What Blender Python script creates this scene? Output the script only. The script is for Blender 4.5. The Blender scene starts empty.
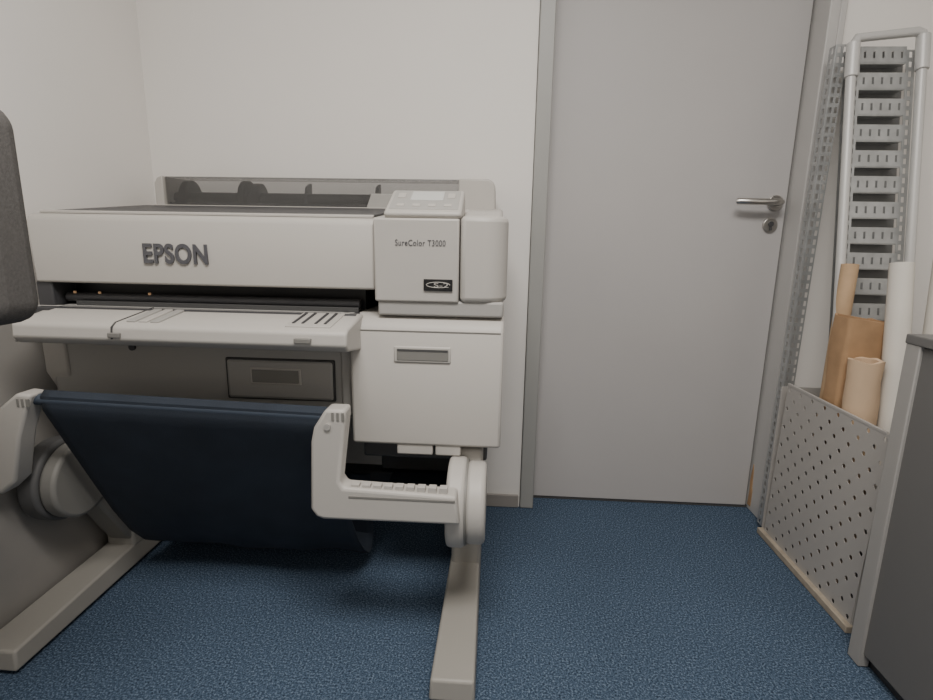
import bpy, bmesh, math, random
from mathutils import Vector, Matrix
from mathutils import noise as nz
random.seed(3)
H=1.08
# ---------------- materials ----------------
def mat(name,col,rough=.5,metal=0,noise=0,nscale=60,bump=0,bscale=200,trans=0,spec=.5,dist=.002):
    m=bpy.data.materials.new(name);m.use_nodes=True
    nt=m.node_tree;b=nt.nodes['Principled BSDF']
    b.inputs['Base Color'].default_value=(*col,1)
    b.inputs['Roughness'].default_value=rough
    b.inputs['Metallic'].default_value=metal
    b.inputs['Specular IOR Level'].default_value=spec
    tc=nt.nodes.new('ShaderNodeTexCoord')
    n=nt.nodes.new('ShaderNodeTexNoise');n.inputs['Scale'].default_value=nscale;n.inputs['Detail'].default_value=3
    nt.links.new(tc.outputs['Object'],n.inputs['Vector'])
    if noise>0:
        r=nt.nodes.new('ShaderNodeValToRGB')
        r.color_ramp.elements[0].position=.3;r.color_ramp.elements[1].position=.7
        r.color_ramp.elements[0].color=(*[c*(1-noise) for c in col],1)
        r.color_ramp.elements[1].color=(*[min(1,c*(1+noise)) for c in col],1)
        nt.links.new(n.outputs['Fac'],r.inputs['Fac']);nt.links.new(r.outputs['Color'],b.inputs['Base Color'])
    if bump>0:
        n2=nt.nodes.new('ShaderNodeTexNoise');n2.inputs['Scale'].default_value=bscale
        nt.links.new(tc.outputs['Object'],n2.inputs['Vector'])
        bp=nt.nodes.new('ShaderNodeBump');bp.inputs['Strength'].default_value=bump;bp.inputs['Distance'].default_value=dist
        nt.links.new(n2.outputs['Fac'],bp.inputs['Height']);nt.links.new(bp.outputs['Normal'],b.inputs['Normal'])
    if trans>0:
        t=nt.nodes.new('ShaderNodeBsdfTransparent');mx=nt.nodes.new('ShaderNodeMixShader');mx.inputs[0].default_value=trans
        nt.links.new(b.outputs[0],mx.inputs[1]);nt.links.new(t.outputs[0],mx.inputs[2])
        nt.links.new(mx.outputs[0],nt.nodes['Material Output'].inputs['Surface'])
    return m
M_wall=mat('wall_paint',(.80,.775,.74),.85,bump=.06,bscale=150,noise=.01,nscale=3)
M_ceil=mat('ceiling_paint',(.8,.8,.78),.9)
def carpet():
    m=mat('blue_carpet',(.04,.07,.115),.97,bump=.2,bscale=420,spec=.05)
    nt=m.node_tree;b=nt.nodes['Principled BSDF'];tc=[n for n in nt.nodes if n.type=='TEX_COORD'][0]
    n1=nt.nodes.new('ShaderNodeTexNoise');n1.inputs['Scale'].default_value=190;n1.inputs['Detail'].default_value=5;n1.inputs['Roughness'].default_value=.8
    n2=nt.nodes.new('ShaderNodeTexNoise');n2.inputs['Scale'].default_value=2.2;n2.inputs['Detail'].default_value=2
    nt.links.new(tc.outputs['Object'],n1.inputs['Vector']);nt.links.new(tc.outputs['Object'],n2.inputs['Vector'])
    r=nt.nodes.new('ShaderNodeValToRGB');e=r.color_ramp.elements
    e[0].position=.38;e[0].color=(.018,.028,.044,1);e[1].position=.64;e[1].color=(.20,.255,.33,1)
    k=e.new(.51);k.color=(.058,.090,.140,1)
    nt.links.new(n1.outputs['Fac'],r.inputs['Fac'])
    r2=nt.nodes.new('ShaderNodeMapRange');r2.inputs['To Min'].default_value=.85;r2.inputs['To Max'].default_value=1.15
    nt.links.new(n2.outputs['Fac'],r2.inputs['Value'])
    hs=nt.nodes.new('ShaderNodeHueSaturation');nt.links.new(r.outputs['Color'],hs.inputs['Color']);nt.links.new(r2.outputs['Result'],hs.inputs['Value'])
    nt.links.new(hs.outputs['Color'],b.inputs['Base Color'])
    return m
M_floor=carpet()
M_door=mat('door_laminate',(.46,.445,.438),.55,noise=.01,nscale=5)
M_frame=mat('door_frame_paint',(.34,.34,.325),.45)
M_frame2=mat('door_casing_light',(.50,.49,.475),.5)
M_steel=mat('brushed_steel',(.55,.53,.5),.3,1)
M_dark=mat('black_plastic',(.008,.008,.009),.45)
M_dgrey=mat('dark_grey_plastic',(.05,.05,.054),.5)
M_pl=mat('light_grey_plastic',(.46,.44,.408),.5,bump=.04,bscale=600)
M_pl2=mat('mid_grey_plastic',(.36,.35,.33),.55)
M_foot=mat('foot_painted_metal',(.32,.305,.275),.5)
M_pl3=mat('recess_grey',(.20,.195,.18),.55)
M_gap=mat('gap_shadow_grey',(.06,.06,.06),.8)
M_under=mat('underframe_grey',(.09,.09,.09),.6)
M_seal=mat('door_seal',(.2,.2,.19),.8)
M_logo=mat('logo_grey',(.09,.09,.10),.35)
M_navy=mat('navy_fabric',(.020,.028,.042),.85,noise=.15,nscale=8,bump=.3,bscale=500)
M_navy2=mat('navy_tube',(.045,.06,.085),.6)
M_smoke=mat('smoked_plastic',(.13,.128,.125),.12,trans=.62)
M_screen=mat('lcd',(.52,.53,.51),.2)
M_galv=mat('galvanised_steel',(.42,.43,.43),.42,.6,noise=.12,nscale=25)
M_gapshade=mat('slat_gap_shade',(.22,.225,.225),.5,.4)  # dark tone stands in for shade between the slats
M_panel=mat('perforated_panel_paint',(.43,.41,.385),.5,.1)
M_rackw=mat('rack_tube_grey',(.54,.535,.52),.45,.2)
M_wood=mat('base_strip_beige',(.36,.31,.245),.6,noise=.15,nscale=30)
M_kraft=mat('kraft_paper',(.38,.235,.125),.8,noise=.15,nscale=14)
M_tan=mat('tan_card',(.55,.38,.23),.8,noise=.08,nscale=14)
M_cream=mat('cream_paper',(.62,.45,.30),.8,noise=.06,nscale=10)
M_white=mat('white_paper',(.66,.63,.57),.7,noise=.03,nscale=10)
M_cab=mat('cabinet_grey',(.14,.137,.133),.5)
M_cabl=mat('cabinet_edge',(.33,.32,.305),.5)
M_part=mat('grey_slab',(.30,.285,.265),.7,noise=.04,nscale=8)
M_fab=mat('grey_chair_fabric',(.105,.10,.096),.95,noise=.12,nscale=250,bump=.3,bscale=400,spec=.1)
M_base=mat('baseboard_grey',(.30,.28,.26),.6)
M_rubber=mat('rubber',(.02,.02,.02),.7)
# ---------------- helpers ----------------
def empty(name,loc):
    e=bpy.data.objects.new(name,None);bpy.context.scene.collection.objects.link(e);e.location=loc;e.empty_display_size=.1
    return e
def fin(name,bm,m,parent=None,bevel=0,seg=3,smooth=False):
    bmesh.ops.recalc_face_normals(bm,faces=bm.faces[:])
    me=bpy.data.meshes.new(name);bm.to_mesh(me);bm.free()
    me.materials.append(m)
    o=bpy.data.objects.new(name,me);bpy.context.scene.collection.objects.link(o)
    if bevel>0:
        b=o.modifiers.new('bevel','BEVEL');b.width=bevel;b.segments=seg;b.limit_method='ANGLE';b.angle_limit=math.radians(40)
        smooth=True
    if smooth:
        for p in me.polygons:p.use_smooth=True
        try:
            me.set_sharp_from_angle(angle=math.radians(40))
        except Exception: pass
    if parent:
        o.parent=parent;o.matrix_parent_inverse=Matrix.Translation(parent.location).inverted()
    return o
def hexa(name,v,m,parent=None,bevel=0):
    bm=bmesh.new();vs=[bm.verts.new(p) for p in v]
    for f in ((0,1,2,3),(4,5,6,7),(0,1,5,4),(1,2,6,5),(2,3,7,6),(3,0,4,7)): bm.faces.new([vs[i] for i in f])
    return fin(name,bm,m,parent,bevel)
def box(name,x0,x1,y0,y1,z0,z1,m,parent=None,bevel=0):
    return hexa(name,[(x0,y0,z0),(x1,y0,z0),(x1,y1,z0),(x0,y1,z0),(x0,y0,z1),(x1,y0,z1),(x1,y1,z1),(x0,y1,z1)],m,parent,bevel)
def prism(name,pts,axis,a0,a1,m,parent=None,bevel=0,seg=3):
    bm=bmesh.new()
    def mk(p,a):
        if axis=='X':return (a,p[0],p[1])
        if axis=='Y':return (p[0],a,p[1])
        return (p[0],p[1],a)
    A=[bm.verts.new(mk(p,a0)) for p in pts];B=[bm.verts.new(mk(p,a1)) for p in pts]
    bm.faces.new(A);bm.faces.new(B[::-1]);n=len(pts)
    for i in range(n):bm.faces.new([A[i],A[(i+1)%n],B[(i+1)%n],B[i]])
    return fin(name,bm,m,parent,bevel,seg)
def cyl(name,p0,p1,r,m,parent=None,seg=32,r2=None,bevel=0,hollow=0,crumple=0):
    p0=Vector(p0);p1=Vector(p1);d=(p1-p0).normalized()
    a=d.orthogonal().normalized();b=d.cross(a);r2=r if r2 is None else r2
    bm=bmesh.new()
    def ring(p,r):return [bm.verts.new(p+(a*math.cos(2*math.pi*i/seg)+b*math.sin(2*math.pi*i/seg))*r) for i in range(seg)]
    nr=12 if crumple else 1
    R_=[ring(p0.lerp(p1,k/nr),r+(r2-r)*k/nr) for k in range(nr+1)]
    A=R_[0];B=R_[-1]
    bm.faces.new(A)
    for P_,Q_ in zip(R_,R_[1:]):
        for i in range(seg):bm.faces.new([P_[i],P_[(i+1)%seg],Q_[(i+1)%seg],Q_[i]])
    if hollow>0:
        C=ring(p1,r2*hollow);D=ring(p1-d*.12,r2*hollow)
        for i in range(seg):
            j=(i+1)%seg
            bm.faces.new([B[i],B[j],C[j],C[i]]);bm.faces.new([C[i],C[j],D[j],D[i]])
        bm.faces.new(D)
    else: bm.faces.new(B[::-1])
    if crumple:
        for v in bm.verts:
            k=nz.noise(v.co*22)*crumple+nz.noise(v.co*60)*crumple*.4
            ax=p0+d*((v.co-p0).dot(d))
            dv=v.co-ax
            if dv.length>1e-6: v.co+=dv.normalized()*k
            if (v.co-p1).length<r*1.6: v.co+=d*(nz.noise(v.co*30)*crumple*1.5)
    return fin(name,bm,m,parent,bevel,smooth=True)
def tube(name,pts,r,m,parent=None):
    cu=bpy.data.curves.new(name,'CURVE');cu.dimensions='3D';cu.bevel_depth=r;cu.bevel_resolution=5;cu.use_fill_caps=True
    s=cu.splines.new('POLY');s.points.add(len(pts)-1)
    for i,p in enumerate(pts):s.points[i].co=(*p,1)
    cu.materials.append(m);o=bpy.data.objects.new(name,cu);bpy.context.scene.collection.objects.link(o)
    if parent:o.parent=parent;o.matrix_parent_inverse=Matrix.Translation(parent.location).inverted()
    return o
def perf(name,o0,u,v,nu,nv,hw,hh,m,parent,n=8,th=.002,stag=False):
    o0=Vector(o0);u=Vector(u);v=Vector(v);bm=bmesh.new()
    cu=u/nu;cv=v/nv
    for i in range(nu):
        for j in range(nv):
            c=o0+cu*(i+.5)+cv*(j+.5)
            hole=not(stag and (i+j)%2)
            out=[];inn=[]
            for k in range(8):
                a=math.pi*k/4
                cs,sn=math.cos(a),math.sin(a)
                mx=max(abs(cs),abs(sn))
                out.append(bm.verts.new(c+cu*.5*cs/mx+cv*.5*sn/mx))
                if hole:
                    if n==8: inn.append(bm.verts.new(c+cu.normalized()*hw*cs+cv.normalized()*hh*sn))
                    else: inn.append(bm.verts.new(c+cu.normalized()*hw*cs/mx+cv.normalized()*hh*sn/mx))
            if hole:
                for k in range(8):
                    bm.faces.new([out[k],out[(k+1)%8],inn[(k+1)%8],inn[k]])
            else: bm.faces.new(out)
    bmesh.ops.remove_doubles(bm,verts=bm.verts[:],dist=1e-5)
    ob=fin(name,bm,m,parent)
    s=ob.modifiers.new('solid','SOLIDIFY');s.thickness=th
    return ob
def text(name,s,x0,x1,y,z,size,m,parent,ext=.002,off=0,space=1):
    cu=bpy.data.curves.new(name,'FONT');cu.body=s;cu.size=size;cu.extrude=ext;cu.offset=off;cu.space_character=space
    cu.materials.append(m)
    o=bpy.data.objects.new(name,cu);bpy.context.scene.collection.objects.link(o)
    bpy.context.view_layer.update()
    w=o.dimensions.x
    o.rotation_euler=(math.pi/2,0,0);o.scale=((x1-x0)/w,1,1);o.location=(x0,y,z)
    o.parent=parent;o.matrix_parent_inverse=Matrix.Translation(parent.location).inverted()
    return o
def arc(cx,cy,r,a0,a1,n=8): return [(cx+r*math.cos(math.radians(a0+(a1-a0)*i/n)),cy+r*math.sin(math.radians(a0+(a1-a0)*i/n))) for i in range(n+1)]
# ---------------- room ----------------
XL,XR,YB,YF,ZC=-1.325,1.62,2.03,-2.3,2.7
box('floor',XL-.1,XR+.1,YF-.1,2.3,-.1,0,M_floor)
box('ceiling',XL-.1,XR+.1,YF-.1,2.3,ZC,ZC+.1,M_ceil)
box('wall_left',XL-.1,XL,YF-.1,2.3,0,ZC,M_wall)
box('wall_right',XR,XR+.1,YF-.1,2.3,0,ZC,M_wall)
box('wall_front',XL,XR,YF-.1,YF,0,ZC,M_wall)
box('wall_back',XL,.11,YB,2.25,0,ZC,M_wall)
box('wall_back_side',1.10,XR,YB,2.25,0,ZC,M_wall)
box('wall_back_header',.11,1.10,YB,2.25,2.22,ZC,M_wall)
box('baseboard_back',XL+.001,.105,YB-.012,YB-.001,.001,.055,M_base,bevel=.003)
box('baseboard_back_side',1.125,XR,YB-.012,YB-.001,.001,.055,M_base,bevel=.003)
# door
d=empty('door_1',(.61,2.12,0))
box('leaf',.170,1.055,2.112,2.152,.012,2.16,M_door,d,bevel=.002)
cyl('rosette',(1.012,2.112,1.232),(1.012,2.100,1.232),.028,M_steel,d,bevel=.002)
tube('lever',[(1.012,2.10,1.232),(1.012,2.062,1.232),(1.004,2.053,1.232),(.985,2.050,1.232),(.93,2.050,1.232),(.865,2.053,1.233),(.857,2.060,1.233)],.0115,M_steel,d)
cyl('key_rosette',(1.004,2.112,1.152),(1.004,2.102,1.152),.026,M_steel,d,bevel=.002)
cyl('key_cylinder',(1.004,2.102,1.156),(1.004,2.095,1.156),.009,M_dgrey,d)
box('key_slot',1.0005,1.0075,2.096,2.102,1.132,1.156,M_dgrey,d)
fr=empty('trim_door_frame',(.61,2.1,0))
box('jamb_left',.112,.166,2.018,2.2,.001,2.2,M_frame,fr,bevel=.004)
box('jamb_right',1.063,1.099,2.016,2.2,.001,2.2,M_frame2,fr,bevel=.004)
box('seal_right',1.056,1.063,2.125,2.15,.001,2.2,M_seal,fr)
box('casing_right',1.095,1.115,2.010,2.0299,.001,2.2,M_frame2,fr,bevel=.003)
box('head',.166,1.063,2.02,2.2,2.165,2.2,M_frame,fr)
prism('chipped_paint',[(2.085,.02),(2.11,.02),(2.105,.08),(2.11,.13),(2.10,.20),(2.095,.17),(2.09,.10),(2.085,.09)],'X',1.0605,1.0635,M_kraft,fr)
box('threshold_dark',.112,1.099,2.115,2.2,.0005,.011,M_gap,fr)
# ---------------- printer ----------------
p=empty('large_format_printer',(-.6,1.5,0))
def foot(n,x0,x1):
    xc=(x0+x1)/2
    hexa('foot_'+n,[(x0,1.05,.012),(x1,1.05,.012),(x1-.010,1.90,.012),(x0+.010,1.90,.012),
      (x0+.003,1.056,.066),(x1-.003,1.056,.066),(x1-.014,1.90,.095),(x0+.014,1.90,.095)],M_foot,p,.007)
    for yy in (1.16,1.82):
        cyl('caster_%s_%d'%(n,int(yy*10)),(xc-.018,yy,.0155),(xc+.018,yy,.0155),.0155,M_rubber,p)
    box('leg_'+n,x0+.012,x1-.006,1.50,1.66,.07,.62,M_foot,p,.012)
foot('right',-.137,-.027)
foot('left',-1.272,-1.160)
box('crossbar',-1.18,-.12,1.60,1.66,.25,.33,M_dgrey,p,.006)
box('lower_body',-1.232,-.372,1.36,1.84,.60,.885,M_pl2,p,.01)
prism('lower_body_left_cheek',[(1.352,.885),(1.352,.70),(1.40,.61),(1.80,.61),(1.80,.885)],'X',-1.247,-1.18,M_pl,p,.006)
prism('lower_body_right_cheek',[(1.353,.885),(1.353,.62),(1.80,.61),(1.80,.885)],'X',-.415,-.385,M_pl2,p,.006)
box('hatch_gap',-.732,-.432,1.353,1.37,.642,.757,M_gap,p,.004)
box('hatch',-.728,-.436,1.349,1.37,.645,.753,M_pl2,p,.008)
box('hatch_handle_rim',-.662,-.522,1.346,1.36,.687,.733,M_pl,p,.003)
box('hatch_handle',-.656,-.528,1.3445,1.36,.692,.728,M_pl3,p,.002)
cyl('keyhole',(-.992,1.362,.776),(-.992,1.354,.776),.009,M_dgrey,p)
# paper slot
box('slot_back',-1.236,-.365,1.44,1.84,.86,.96,M_dark,p)
box('slot_floor',-1.236,-.365,1.33,1.46,.862,.884,M_dgrey,p,.003)
cyl('slot_roller',(-1.19,1.40,.905),(-.37,1.40,.905),.012,M_dgrey,p)
box('slot_guide',-1.15,-.37,1.375,1.385,.884,.897,M_gap,p,.001)
box('slot_cheek_left',-1.245,-1.20,1.36,1.84,.88,.95,M_dgrey,p,.004)
for i,xx in enumerate((-1.15,-1.08,-.94)):
    box('slot_mark_%d'%i,xx,xx+.006,1.37,1.374,.918,.924,M_kraft,p)
# main front cover
prism('front_cover',[(1.352,.948),(1.346,1.108),(1.356,1.124),(1.372,1.128),(1.84,1.172),(1.84,.948)],'X',-1.236,-.318,M_pl,p,.006)
prism('top_window',[(1.385,1.1305),(1.80,1.170),(1.80,1.175),(1.385,1.1355)],'X',-1.21,-.33,M_dgrey,p,.002)
prism('top_window_rim',[(1.37,1.1285),(1.385,1.130),(1.385,1.137),(1.37,1.134)],'X',-1.215,-.325,M_pl,p,.001)
text('logo_text','EPSON',-.928,-.756,1.3475,1.006,.069,M_logo,p,ext=.003,off=.0018,space=1.08)
# ledge
prism('output_ledge',[(1.36,.885),(1.215,.868),(1.20,.858),(1.196,.828),(1.215,.812),(1.36,.79)],'X',-1.178,-.352,M_pl,p,.006)
hexa('ledge_left_end',[(-1.19,1.215,.815),(-1.176,1.203,.812),(-1.176,1.40,.80),(-1.225,1.40,.80),(-1.19,1.215,.862),(-1.176,1.203,.862),(-1.176,1.40,.883),(-1.225,1.40,.883)],M_pl,p,.005)
prism('ledge_seam',[(1.36,.8865),(1.215,.8695),(1.1985,.8595),(1.1945,.830),(1.198,.830),(1.2,.856),(1.216,.866),(1.36,.883)],'X',-.925,-.921,M_gap,p)
for i,xx in enumerate((-.90,-.87,-.84)):
    hexa('ledge_latch_%d'%i,[(xx,1.22,.868),(xx+.022,1.22,.868),(xx+.022,1.33,.881),(xx,1.33,.881),(xx,1.22,.873),(xx+.022,1.22,.873),(xx+.022,1.33,.887),(xx,1.33,.887)],M_pl2 if i!=1 else M_pl,p,.002)
hexa('ledge_slider',[(-.505,1.215,.866),(-.395,1.215,.866),(-.395,1.34,.881),(-.505,1.34,.881),(-.505,1.215,.872),(-.395,1.215,.872),(-.395,1.34,.8865),(-.505,1.34,.8865)],M_pl,p,.002)
for i,xx in enumerate((-.495,-.472,-.44,-.417)):
    hexa('ledge_clip_%d'%i,[(xx,1.235,.872),(xx+.006,1.235,.872),(xx+.006,1.33,.884),(xx,1.33,.884),(xx,1.235,.8765),(xx+.006,1.235,.8765),(xx+.006,1.33,.8885),(xx,1.33,.8885)],M_dgrey,p)
box('ledge_catch',-.475,-.435,1.188,1.20,.834,.846,M_pl3,p,.002)
box('ledge_catch_2',-.93,-.90,1.19,1.20,.834,.846,M_pl3,p,.002)
# right module
prism('module_front',[(1.338,.921),(1.333,1.128),(1.84,1.17),(1.84,.921)],'X',-.316,-.102,M_pl,p,.005)
prism('module_end_cap',[(-.0995,1.84),(-.0995,1.336)]+arc(-.045,1.401,.065,-90,0)+[(.022,1.84)],'Z',.921,1.137,M_pl,p,.014)
prism('module_shoulder',[(1.40,1.12),(1.46,1.150),(1.84,1.18),(1.84,1.12)],'X',-.10,.005,M_pl,p,.01)
box('module_base_band',-.31,.012,1.345,1.84,.884,.924,M_pl2,p,.006)
text('model_text','SureColor T3000',-.262,-.136,1.3335,1.062,.021,M_logo,p,ext=.0006,space=1.1)
box('label_plate',-.190,-.117,1.3325,1.338,.951,.980,M_dark,p,.001)
tube('label_swoosh',[(-.183+.03+.03*math.cos(t/16*2*math.pi),1.332,.966+.007*math.sin(t/16*2*math.pi)) for t in range(15)],.0009,M_pl,p)
text('label_text','S-2',-.165,-.128,1.332,.960,.016,M_pl,p,ext=.0003)
# control panel
hexa('control_panel',[(-.292,1.345,1.128),(-.098,1.345,1.128),(-.098,1.50,1.14),(-.292,1.50,1.14),
   (-.292,1.338,1.142),(-.098,1.338,1.142),(-.098,1.475,1.208),(-.292,1.475,1.208)],M_pl,p,.008)
def onpanel(u,v,off):
    n=Vector((0,-.434,.901));b=Vector((0,1.338,1.142));t=Vector((0,.137,.066)).normalized()
    q=b+t*v+n*off;return (u,q.y,q.z)
def panelbox(n,x0,x1,v0,v1,h,m): hexa(n,[onpanel(x0,v0,-.002),onpanel(x1,v0,-.002),onpanel(x1,v1,-.002),onpanel(x0,v1,-.002),onpanel(x0,v0,h),onpanel(x1,v0,h),onpanel(x1,v1,h),onpanel(x0,v1,h)],m,p,.001)
panelbox('panel_face',-.282,-.108,.02,.142,.0015,M_pl2)
panelbox('lcd_screen',-.235,-.15,.075,.132,.003,M_screen)
for i in range(4): panelbox('button_%d'%i,-.265+i*.04,-.245+i*.04,.035,.050,.0035,M_pl)
panelbox('button_side',-.14,-.12,.09,.12,.0035,M_pl)
panelbox('button_side_2',-.27,-.25,.09,.12,.0035,M_pl)
# ink box
prism('ink_box',[(1.33,.536),(1.326,.846),(1.345,.872),(1.38,.884),(1.84,.884),(1.84,.536)],'X',-.382,.016,M_pl,p,.008)
box('ink_box_seam',-.372,.008,1.3245,1.33,.8465,.8485,M_pl3,p)
box('ink_handle_rim',-.266,-.118,1.323,1.34,.765,.808,M_pl,p,.004)
box('ink_handle',-.258,-.124,1.3215,1.34,.771,.802,M_pl3,p,.002)
box('ink_handle_shadow',-.256,-.126,1.3205,1.33,.796,.801,M_gap,p)
box('ink_tab_1',-.262,-.165,1.335,1.40,.508,.54,M_pl,p,.004)
box('ink_tab_2',-.158,-.09,1.335,1.40,.508,.54,M_pl,p,.004)
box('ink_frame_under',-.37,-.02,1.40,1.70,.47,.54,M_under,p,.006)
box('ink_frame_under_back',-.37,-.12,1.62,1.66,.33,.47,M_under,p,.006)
box('ink_bottle_shelf',-.33,-.14,1.46,1.64,.27,.33,M_navy2,p,.005)
# rear roll unit
box('rear_base',-1.19,-.03,1.80,1.96,1.0,1.178,M_pl,p,.01)
box('roll_spindle_tray',-1.17,-.15,1.86,1.95,1.178,1.19,M_dgrey,p,.004)
cyl('roll_spindle',(-1.16,1.905,1.205),(-.15,1.905,1.205),.022,M_dark,p)
for i,(xx,r) in enumerate(((-1.125,.058),(-.915,.058),(-.872,.050))):
    cyl('roll_flange_%d'%i,(xx,1.912,1.210),(xx+.024,1.912,1.210),r,M_dark,p,bevel=.003)
for i,xx in enumerate((-.69,-.44)):
    prism('rear_rib_%d'%i,[(1.87,1.18),(1.94,1.18),(1.94,1.265),(1.90,1.25)],'X',xx,xx+.012,M_dgrey,p,.003)
box('roll_cover',-1.165,-.142,1.845,1.851,1.178,1.274,M_smoke,p,.003)
box('roll_cover_top',-1.165,-.142,1.851,1.95,1.270,1.275,M_smoke,p,.002)
prism('rear_cap_left',[(-1.193,1.17),(-1.193,1.25),(-1.183,1.268),(-1.163,1.276),(-1.163,1.17)],'Y',1.83,1.97,M_pl,p,.004)
prism('rear_cap_right',[(-.143,1.12),(-.143,1.275),(-.055,1.275)]+arc(-.052,1.245,.03,90,0,6)+[(-.018,1.12)],'Y',1.82,1.97,M_pl,p,.006)
prism('rear_housing_strip',[(-.46,1.17),(-.44,1.225),(-.143,1.225),(-.143,1.17)],'Y',1.835,1.844,M_pl2,p,.003)
# basket
ay=1.20
cyl('basket_bar',(-1.15,ay,.672),(-.362,ay,.655),.0145,M_navy2,p)
armR=[(-.40,.682),(-.352,.682),(-.352,.66),(-.372,.50),(-.362,.484),(-.088,.474),(-.078,.40),(-.415,.398),(-.432,.404),(-.446,.425),(-.438,.60),(-.43,.635)]
prism('basket_arm_right',armR,'Y',1.17,1.225,M_pl,p,.008)
for i in range(9):
    xx=-.345+i*.027
    box('arm_rib_%d'%i,xx,xx+.019,1.18,1.20,.474,.490,M_pl,p,.001)
box('arm_slot',-.35,-.09,1.1685,1.175,.459,.465,M_pl3,p,.001)
cyl('arm_pin',(-.395,1.165,.64),(-.395,1.175,.64),.008,M_pl2,p)
for i in range(3): box('arm_hook_%d'%i,-.385+i*.012,-.379+i*.012,1.1685,1.175,.655,.675,M_pl3,p)
cyl('hub_right',(-.118,1.31,.392),(-.070,1.31,.392),.118,M_pl,p,bevel=.010,seg=48)
cyl('hub_right_outer',(-.070,1.31,.392),(-.018,1.31,.392),.108,M_pl,p,bevel=.012,seg=48)
cyl('hub_right_groove',(-.074,1.31,.392),(-.066,1.31,.392),.1125,M_pl3,p,seg=48)
box('hub_bracket_right',-.115,-.030,1.36,1.56,.30,.52,M_pl,p,.012)
armL=[(-1.128,.690),(-1.165,.694),(-1.215,.655),(-1.262,.56),(-1.29,.45),(-1.25,.42),(-1.205,.46),(-1.175,.58),(-1.15,.64)]
prism('basket_arm_left',armL,'Y',1.17,1.225,M_pl,p,.008)
for i in range(3): box('arm_hook_left_%d'%i,-1.165+i*.012,-1.159+i*.012,1.1685,1.175,.66,.68,M_pl3,p)
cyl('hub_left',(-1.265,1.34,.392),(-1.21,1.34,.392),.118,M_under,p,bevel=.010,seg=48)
cyl('hub_left_outer',(-1.21,1.34,.392),(-1.165,1.34,.392),.108,M_pl3,p,bevel=.010,seg=48)
prism('hub_bracket_left',[(1.36,.50),(1.36,.33),(1.5,.1),(1.66,.1),(1.66,.62),(1.50,.62)],'X',-1.25,-1.172,M_pl3,p,.01)
# fabric basket
bm=bmesh.new()
prof=[(1.2,.688),(1.186,.675),(1.187,.64),(1.245,.52),(1.305,.40),(1.368,.28),(1.43,.18),(1.49,.11),(1.55,.065),(1.595,.06),(1.625,.10),(1.60,.24),(1.59,.33)]
NU=28;rows=[]
for k in range((len(prof)-1)*4+1):
    s=k/4;i=min(int(s),len(prof)-2);t=s-i
    y=prof[i][0]*(1-t)+prof[i+1][0]*t;z=prof[i][1]*(1-t)+prof[i+1][1]*t
    row=[]
    for j in range(NU+1):
        u=j/NU
        fac=min(1,max(0,(s-2)/5))
        x=-1.118+u*.718
        w=.005*math.sin(u*9+s*.8)*fac+.003*math.sin(u*23+1)*fac
        row.append(bm.verts.new((x,y+w,max(z+w*.5,.02)-(u-.5)*.017*(1-fac))))
    rows.append(row)
for a,b in zip(rows,rows[1:]):
    for j in range(NU):bm.faces.new([a[j],a[j+1],b[j+1],b[j]])
o=fin('basket_fabric',bm,M_navy,p,smooth=True)
s=o.modifiers.new('s','SOLIDIFY');s.thickness=.003
# thin grey slab against the left wall, darkens its lower part
gb=empty('grey_slab_left',(-1.31,1.2,.0))
hexa('slab',[(-1.301,.55,.001),(-1.287,.55,.001),(-1.287,1.78,.001),(-1.301,1.78,.001),(-1.323,.55,.84),(-1.309,.55,.84),(-1.309,1.78,.84),(-1.323,1.78,.84)],M_part,gb,.003)
# ---------------- rack ----------------
r=empty('paper_roll_rack',(1.15,1.65,0))
perf('side_panel',(1.03,1.895,.02),(0,-.505,0),(0,-.02,.58),15,17,.0072,.0072,M_panel,r,8,.002,True)
box('panel_rim_top',1.027,1.034,1.388,1.878,.594,.604,M_panel,r,.002)
box('shade_plate_front',1.03,1.34,1.386,1.390,.02,.60,M_panel,r,.001)  # added plates on all sides block light, so the panel holes look dark
box('shade_plate_right',1.338,1.342,1.386,1.90,.02,.60,M_panel,r,.001)
box('shade_plate_back',1.03,1.34,1.915,1.919,.02,.58,M_panel,r,.001)
box('shade_plate_floor',1.03,1.34,1.39,1.915,.008,.02,M_dgrey,r)
box('base_strip',1.012,1.036,1.38,1.915,.001,.024,M_wood,r,.003)
def ly(z): return 1.92+(z-1.7)*.17
def L(x,z,dy=0): return (x,ly(z)+dy,z)
tube('u_frame',[L(1.085,.03,-.02),L(1.085,1.66,-.02),L(1.088,1.70,-.02),L(1.10,1.72,-.02),L(1.27,1.735,-.03),L(1.285,1.73,-.03),L(1.29,1.70,-.03),L(1.29,.03,-.02)],.014,M_rackw,r)
cyl('corner_cap_left',L(1.086,1.60,-.02),L(1.088,1.705,-.02),.019,M_rackw,r,bevel=.003)
cyl('corner_cap_right',L(1.29,1.62,-.03),L(1.289,1.725,-.03),.019,M_rackw,r,bevel=.003)
perf('post_left',(1.036,1.93,.02),(.036,0,0),(.018,.0,1.69),2,56,.005,.009,M_galv,r,4,.002)
perf('post_left_flange',(1.036,1.93,.02),(0,.035,0),(.018,.0,1.69),1,56,.006,.009,M_galv,r,4,.002)
perf('post_right',L(1.262,.02),(.026,0,0),(0,.17*1.67,1.67),1,56,.005,.009,M_galv,r,4,.002)
perf('post_inner',L(1.100,.02),(.022,0,0),(0,.17*1.67,1.67),1,56,.004,.009,M_galv,r,4,.002)
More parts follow.
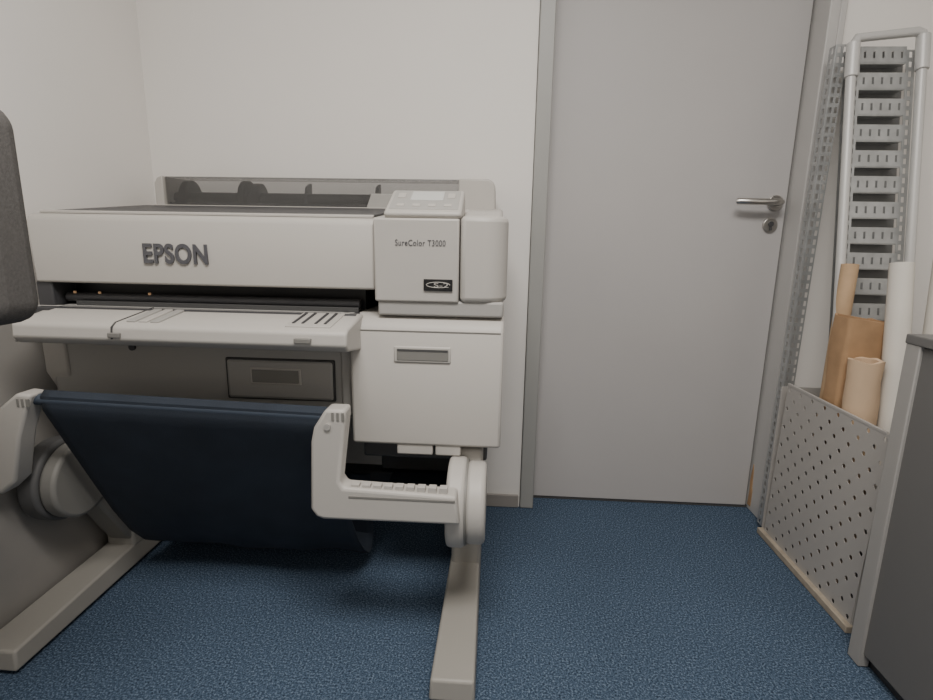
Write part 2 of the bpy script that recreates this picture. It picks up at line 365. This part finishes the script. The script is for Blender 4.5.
hexa('gap_shade_sheet',[(1.10,ly(.42)+.045,.42),(1.285,ly(.42)+.045,.42),(1.285,ly(.42)+.047,.42),(1.10,ly(.42)+.047,.42),  # added sheet, its dark colour gives the shade in the slat gaps
  (1.10,ly(1.70)+.045,1.70),(1.285,ly(1.70)+.045,1.70),(1.285,ly(1.70)+.047,1.70),(1.10,ly(1.70)+.047,1.70)],M_gapshade,r)
for i in range(16):
    z=.45+i*.080
    perf('slat_%d'%i,L(1.122,z),(.14,0,0),(0,.0085,.050),5,1,.0035,.011,M_galv,r,4,.002)
    hexa('slat_lip_%d'%i,[(1.122,ly(z)-.0,z-.003),(1.262,ly(z)-.0,z-.003),(1.262,ly(z)+.044,z-.003),(1.122,ly(z)+.044,z-.003),
        (1.122,ly(z)-.0,z),(1.262,ly(z)-.0,z),(1.262,ly(z)+.044,z),(1.122,ly(z)+.044,z)],M_galv,r)
rr=empty('paper_rolls',(1.2,1.65,.02))
# kraft wrapped package: soft-cornered folded block with an uneven open top
bm=bmesh.new();NZ=16;ring=[]
base=arc(.045,.028,.014,0,90,4)+arc(-.045,.028,.014,90,180,4)+arc(-.045,-.028,.014,180,270,4)+arc(.045,-.028,.014,270,360,4)
def pk(q,k,sc=1):
    t=k/NZ;z=.022+t*.845
    v=Vector((1.110-.010*t+q[0]*sc*(1-.02*t),1.675+q[1]*sc,z))
    n=nz.noise(v*16)*.006*t+nz.noise(v*45)*.002
    if k==NZ: v.z+=(q[0]*-.12)+nz.noise(v*40)*.012
    return (v.x+n,v.y-n,v.z)
for k in range(NZ+1): ring.append([bm.verts.new(pk(q,k)) for q in base])
inn1=[bm.verts.new(pk(q,NZ,.9)) for q in base];inn2=[bm.verts.new(Vector(pk(q,NZ,.88))-Vector((0,0,.05))) for q in base]
allr=ring+[inn1,inn2];nb=len(base)
for A_,B_ in zip(allr,allr[1:]):
    for i in range(nb): bm.faces.new([A_[i],A_[(i+1)%nb],B_[(i+1)%nb],B_[i]])
bm.faces.new(ring[0]);bm.faces.new(inn2)
fin('kraft_package',bm,M_kraft,rr,smooth=True)
cyl('card_tube',(1.115,1.79,.022),(1.094,1.752,1.025),.024,M_tan,rr,hollow=.8)
cyl('cream_roll',(1.105,1.585,.022),(1.078,1.585,.755),.044,M_cream,rr,hollow=.75,crumple=.004)
cyl('white_roll',(1.17,1.48,.022),(1.168,1.64,1.035),.042,M_white,rr,r2=.030,hollow=.6)
cyl('white_roll_2',(1.25,1.50,.022),(1.265,1.60,1.12),.044,M_white,rr,r2=.038,hollow=.6)
# ---------------- cabinet ----------------
c=empty('grey_cabinet',(1.2,.8,0))
box('body',.976,1.45,.25,1.295,.04,.855,M_cab,c,.003)
box('plinth',1.0,1.44,.27,1.28,.001,.04,M_dgrey,c)
box('edge_post_rear',.968,.995,1.255,1.30,.002,.865,M_cabl,c,.003)
box('edge_post_near',.968,.995,.25,.285,.002,.865,M_cabl,c,.003)
box('top_board',.966,1.455,.245,1.302,.857,.880,M_cab,c,.003)
for i in range(3):
    box('drawer_front_%d'%i,1.01,1.43,.242,.25,.07+i*.26,.31+i*.26,M_cabl,c,.003)
    box('drawer_handle_%d'%i,1.15,1.29,.228,.242,.22+i*.26,.235+i*.26,M_steel,c,.002)
# ---------------- chair ----------------
ch=empty('office_chair',(-.95,.6,0))
def rrect(x0,x1,z0,z1,r,n=6):
    return arc(x1-r,z1-r,r,0,90,n)+arc(x0+r,z1-r,r,90,180,n)+arc(x0+r,z0+r,r,180,270,n)+arc(x1-r,z0+r,r,270,360,n)
prism('backrest',rrect(-1.17,-.706,.942,1.258,.035),'Y',.70,.785,M_fab,ch,.022,4)
prism('backrest_shell',rrect(-1.155,-.716,.945,1.248,.03),'Y',.668,.702,M_fab,ch,.008)
tube('back_bar',[(-.92,.66,1.10),(-.92,.645,.90),(-.92,.63,.62),(-.92,.58,.50),(-.92,.45,.46)],.022,M_dark,ch)
prism('seat_cushion',rrect(-1.16,-.70,.10,.58,.08),'Z',.47,.55,M_fab,ch,.025,4)
prism('seat_pan',rrect(-1.13,-.73,.13,.55,.08),'Z',.445,.47,M_dark,ch,.006)
cyl('gas_column',(-.93,.34,.12),(-.93,.34,.445),.03,M_dark,ch)
cyl('column_cover',(-.93,.34,.09),(-.93,.34,.25),.042,M_dark,ch)
for i in range(5):
    a=math.radians(72*i+20);dx,dy=math.cos(a),math.sin(a)
    tube('base_spoke_%d'%i,[(-.93,.34,.12),(-.93+dx*.27,.34+dy*.27,.075)],.02,M_dark,ch)
    q=(-.93+dx*.27,.34+dy*.27)
    cyl('chair_caster_%d'%i,(q[0]-dy*.02,q[1]+dx*.02,.028),(q[0]+dy*.02,q[1]-dx*.02,.028),.028,M_rubber,ch)
    cyl('caster_stem_%d'%i,(q[0],q[1],.03),(q[0],q[1],.085),.009,M_steel,ch)
# ---------------- lights ----------------
def area(n,loc,sx,sy,e,col):
    l=bpy.data.lights.new(n,'AREA');l.shape='RECTANGLE';l.size=sx;l.size_y=sy;l.energy=e;l.color=col
    o=bpy.data.objects.new(n,l);bpy.context.scene.collection.objects.link(o);o.location=loc;return o
area('ceiling_lamp',(.05,.12,2.66),1.2,.7,70,(1,.955,.905))
w=bpy.data.worlds.new('w');bpy.context.scene.world=w;w.use_nodes=True
w.node_tree.nodes['Background'].inputs[0].default_value=(.8,.85,1,1);w.node_tree.nodes['Background'].inputs[1].default_value=.03
# ---------------- camera ----------------
th,ps,ro=.205739,.05894,-.018163
F=Vector((-math.sin(ps)*math.cos(th),math.cos(ps)*math.cos(th),-math.sin(th)))
rt=Vector((math.cos(ps),math.sin(ps),0));dn=F.cross(rt)
r2=math.cos(ro)*rt+math.sin(ro)*dn;d2=-math.sin(ro)*rt+math.cos(ro)*dn
cam=bpy.data.cameras.new('camera');co=bpy.data.objects.new('camera',cam);bpy.context.scene.collection.objects.link(co)
cam.sensor_width=36;cam.lens=530.79/933*36;cam.clip_start=.02
up=-d2;bk=-F
co.matrix_world=Matrix(((r2.x,up.x,bk.x,0),(r2.y,up.y,bk.y,0),(r2.z,up.z,bk.z,H),(0,0,0,1)))
bpy.context.scene.camera=co
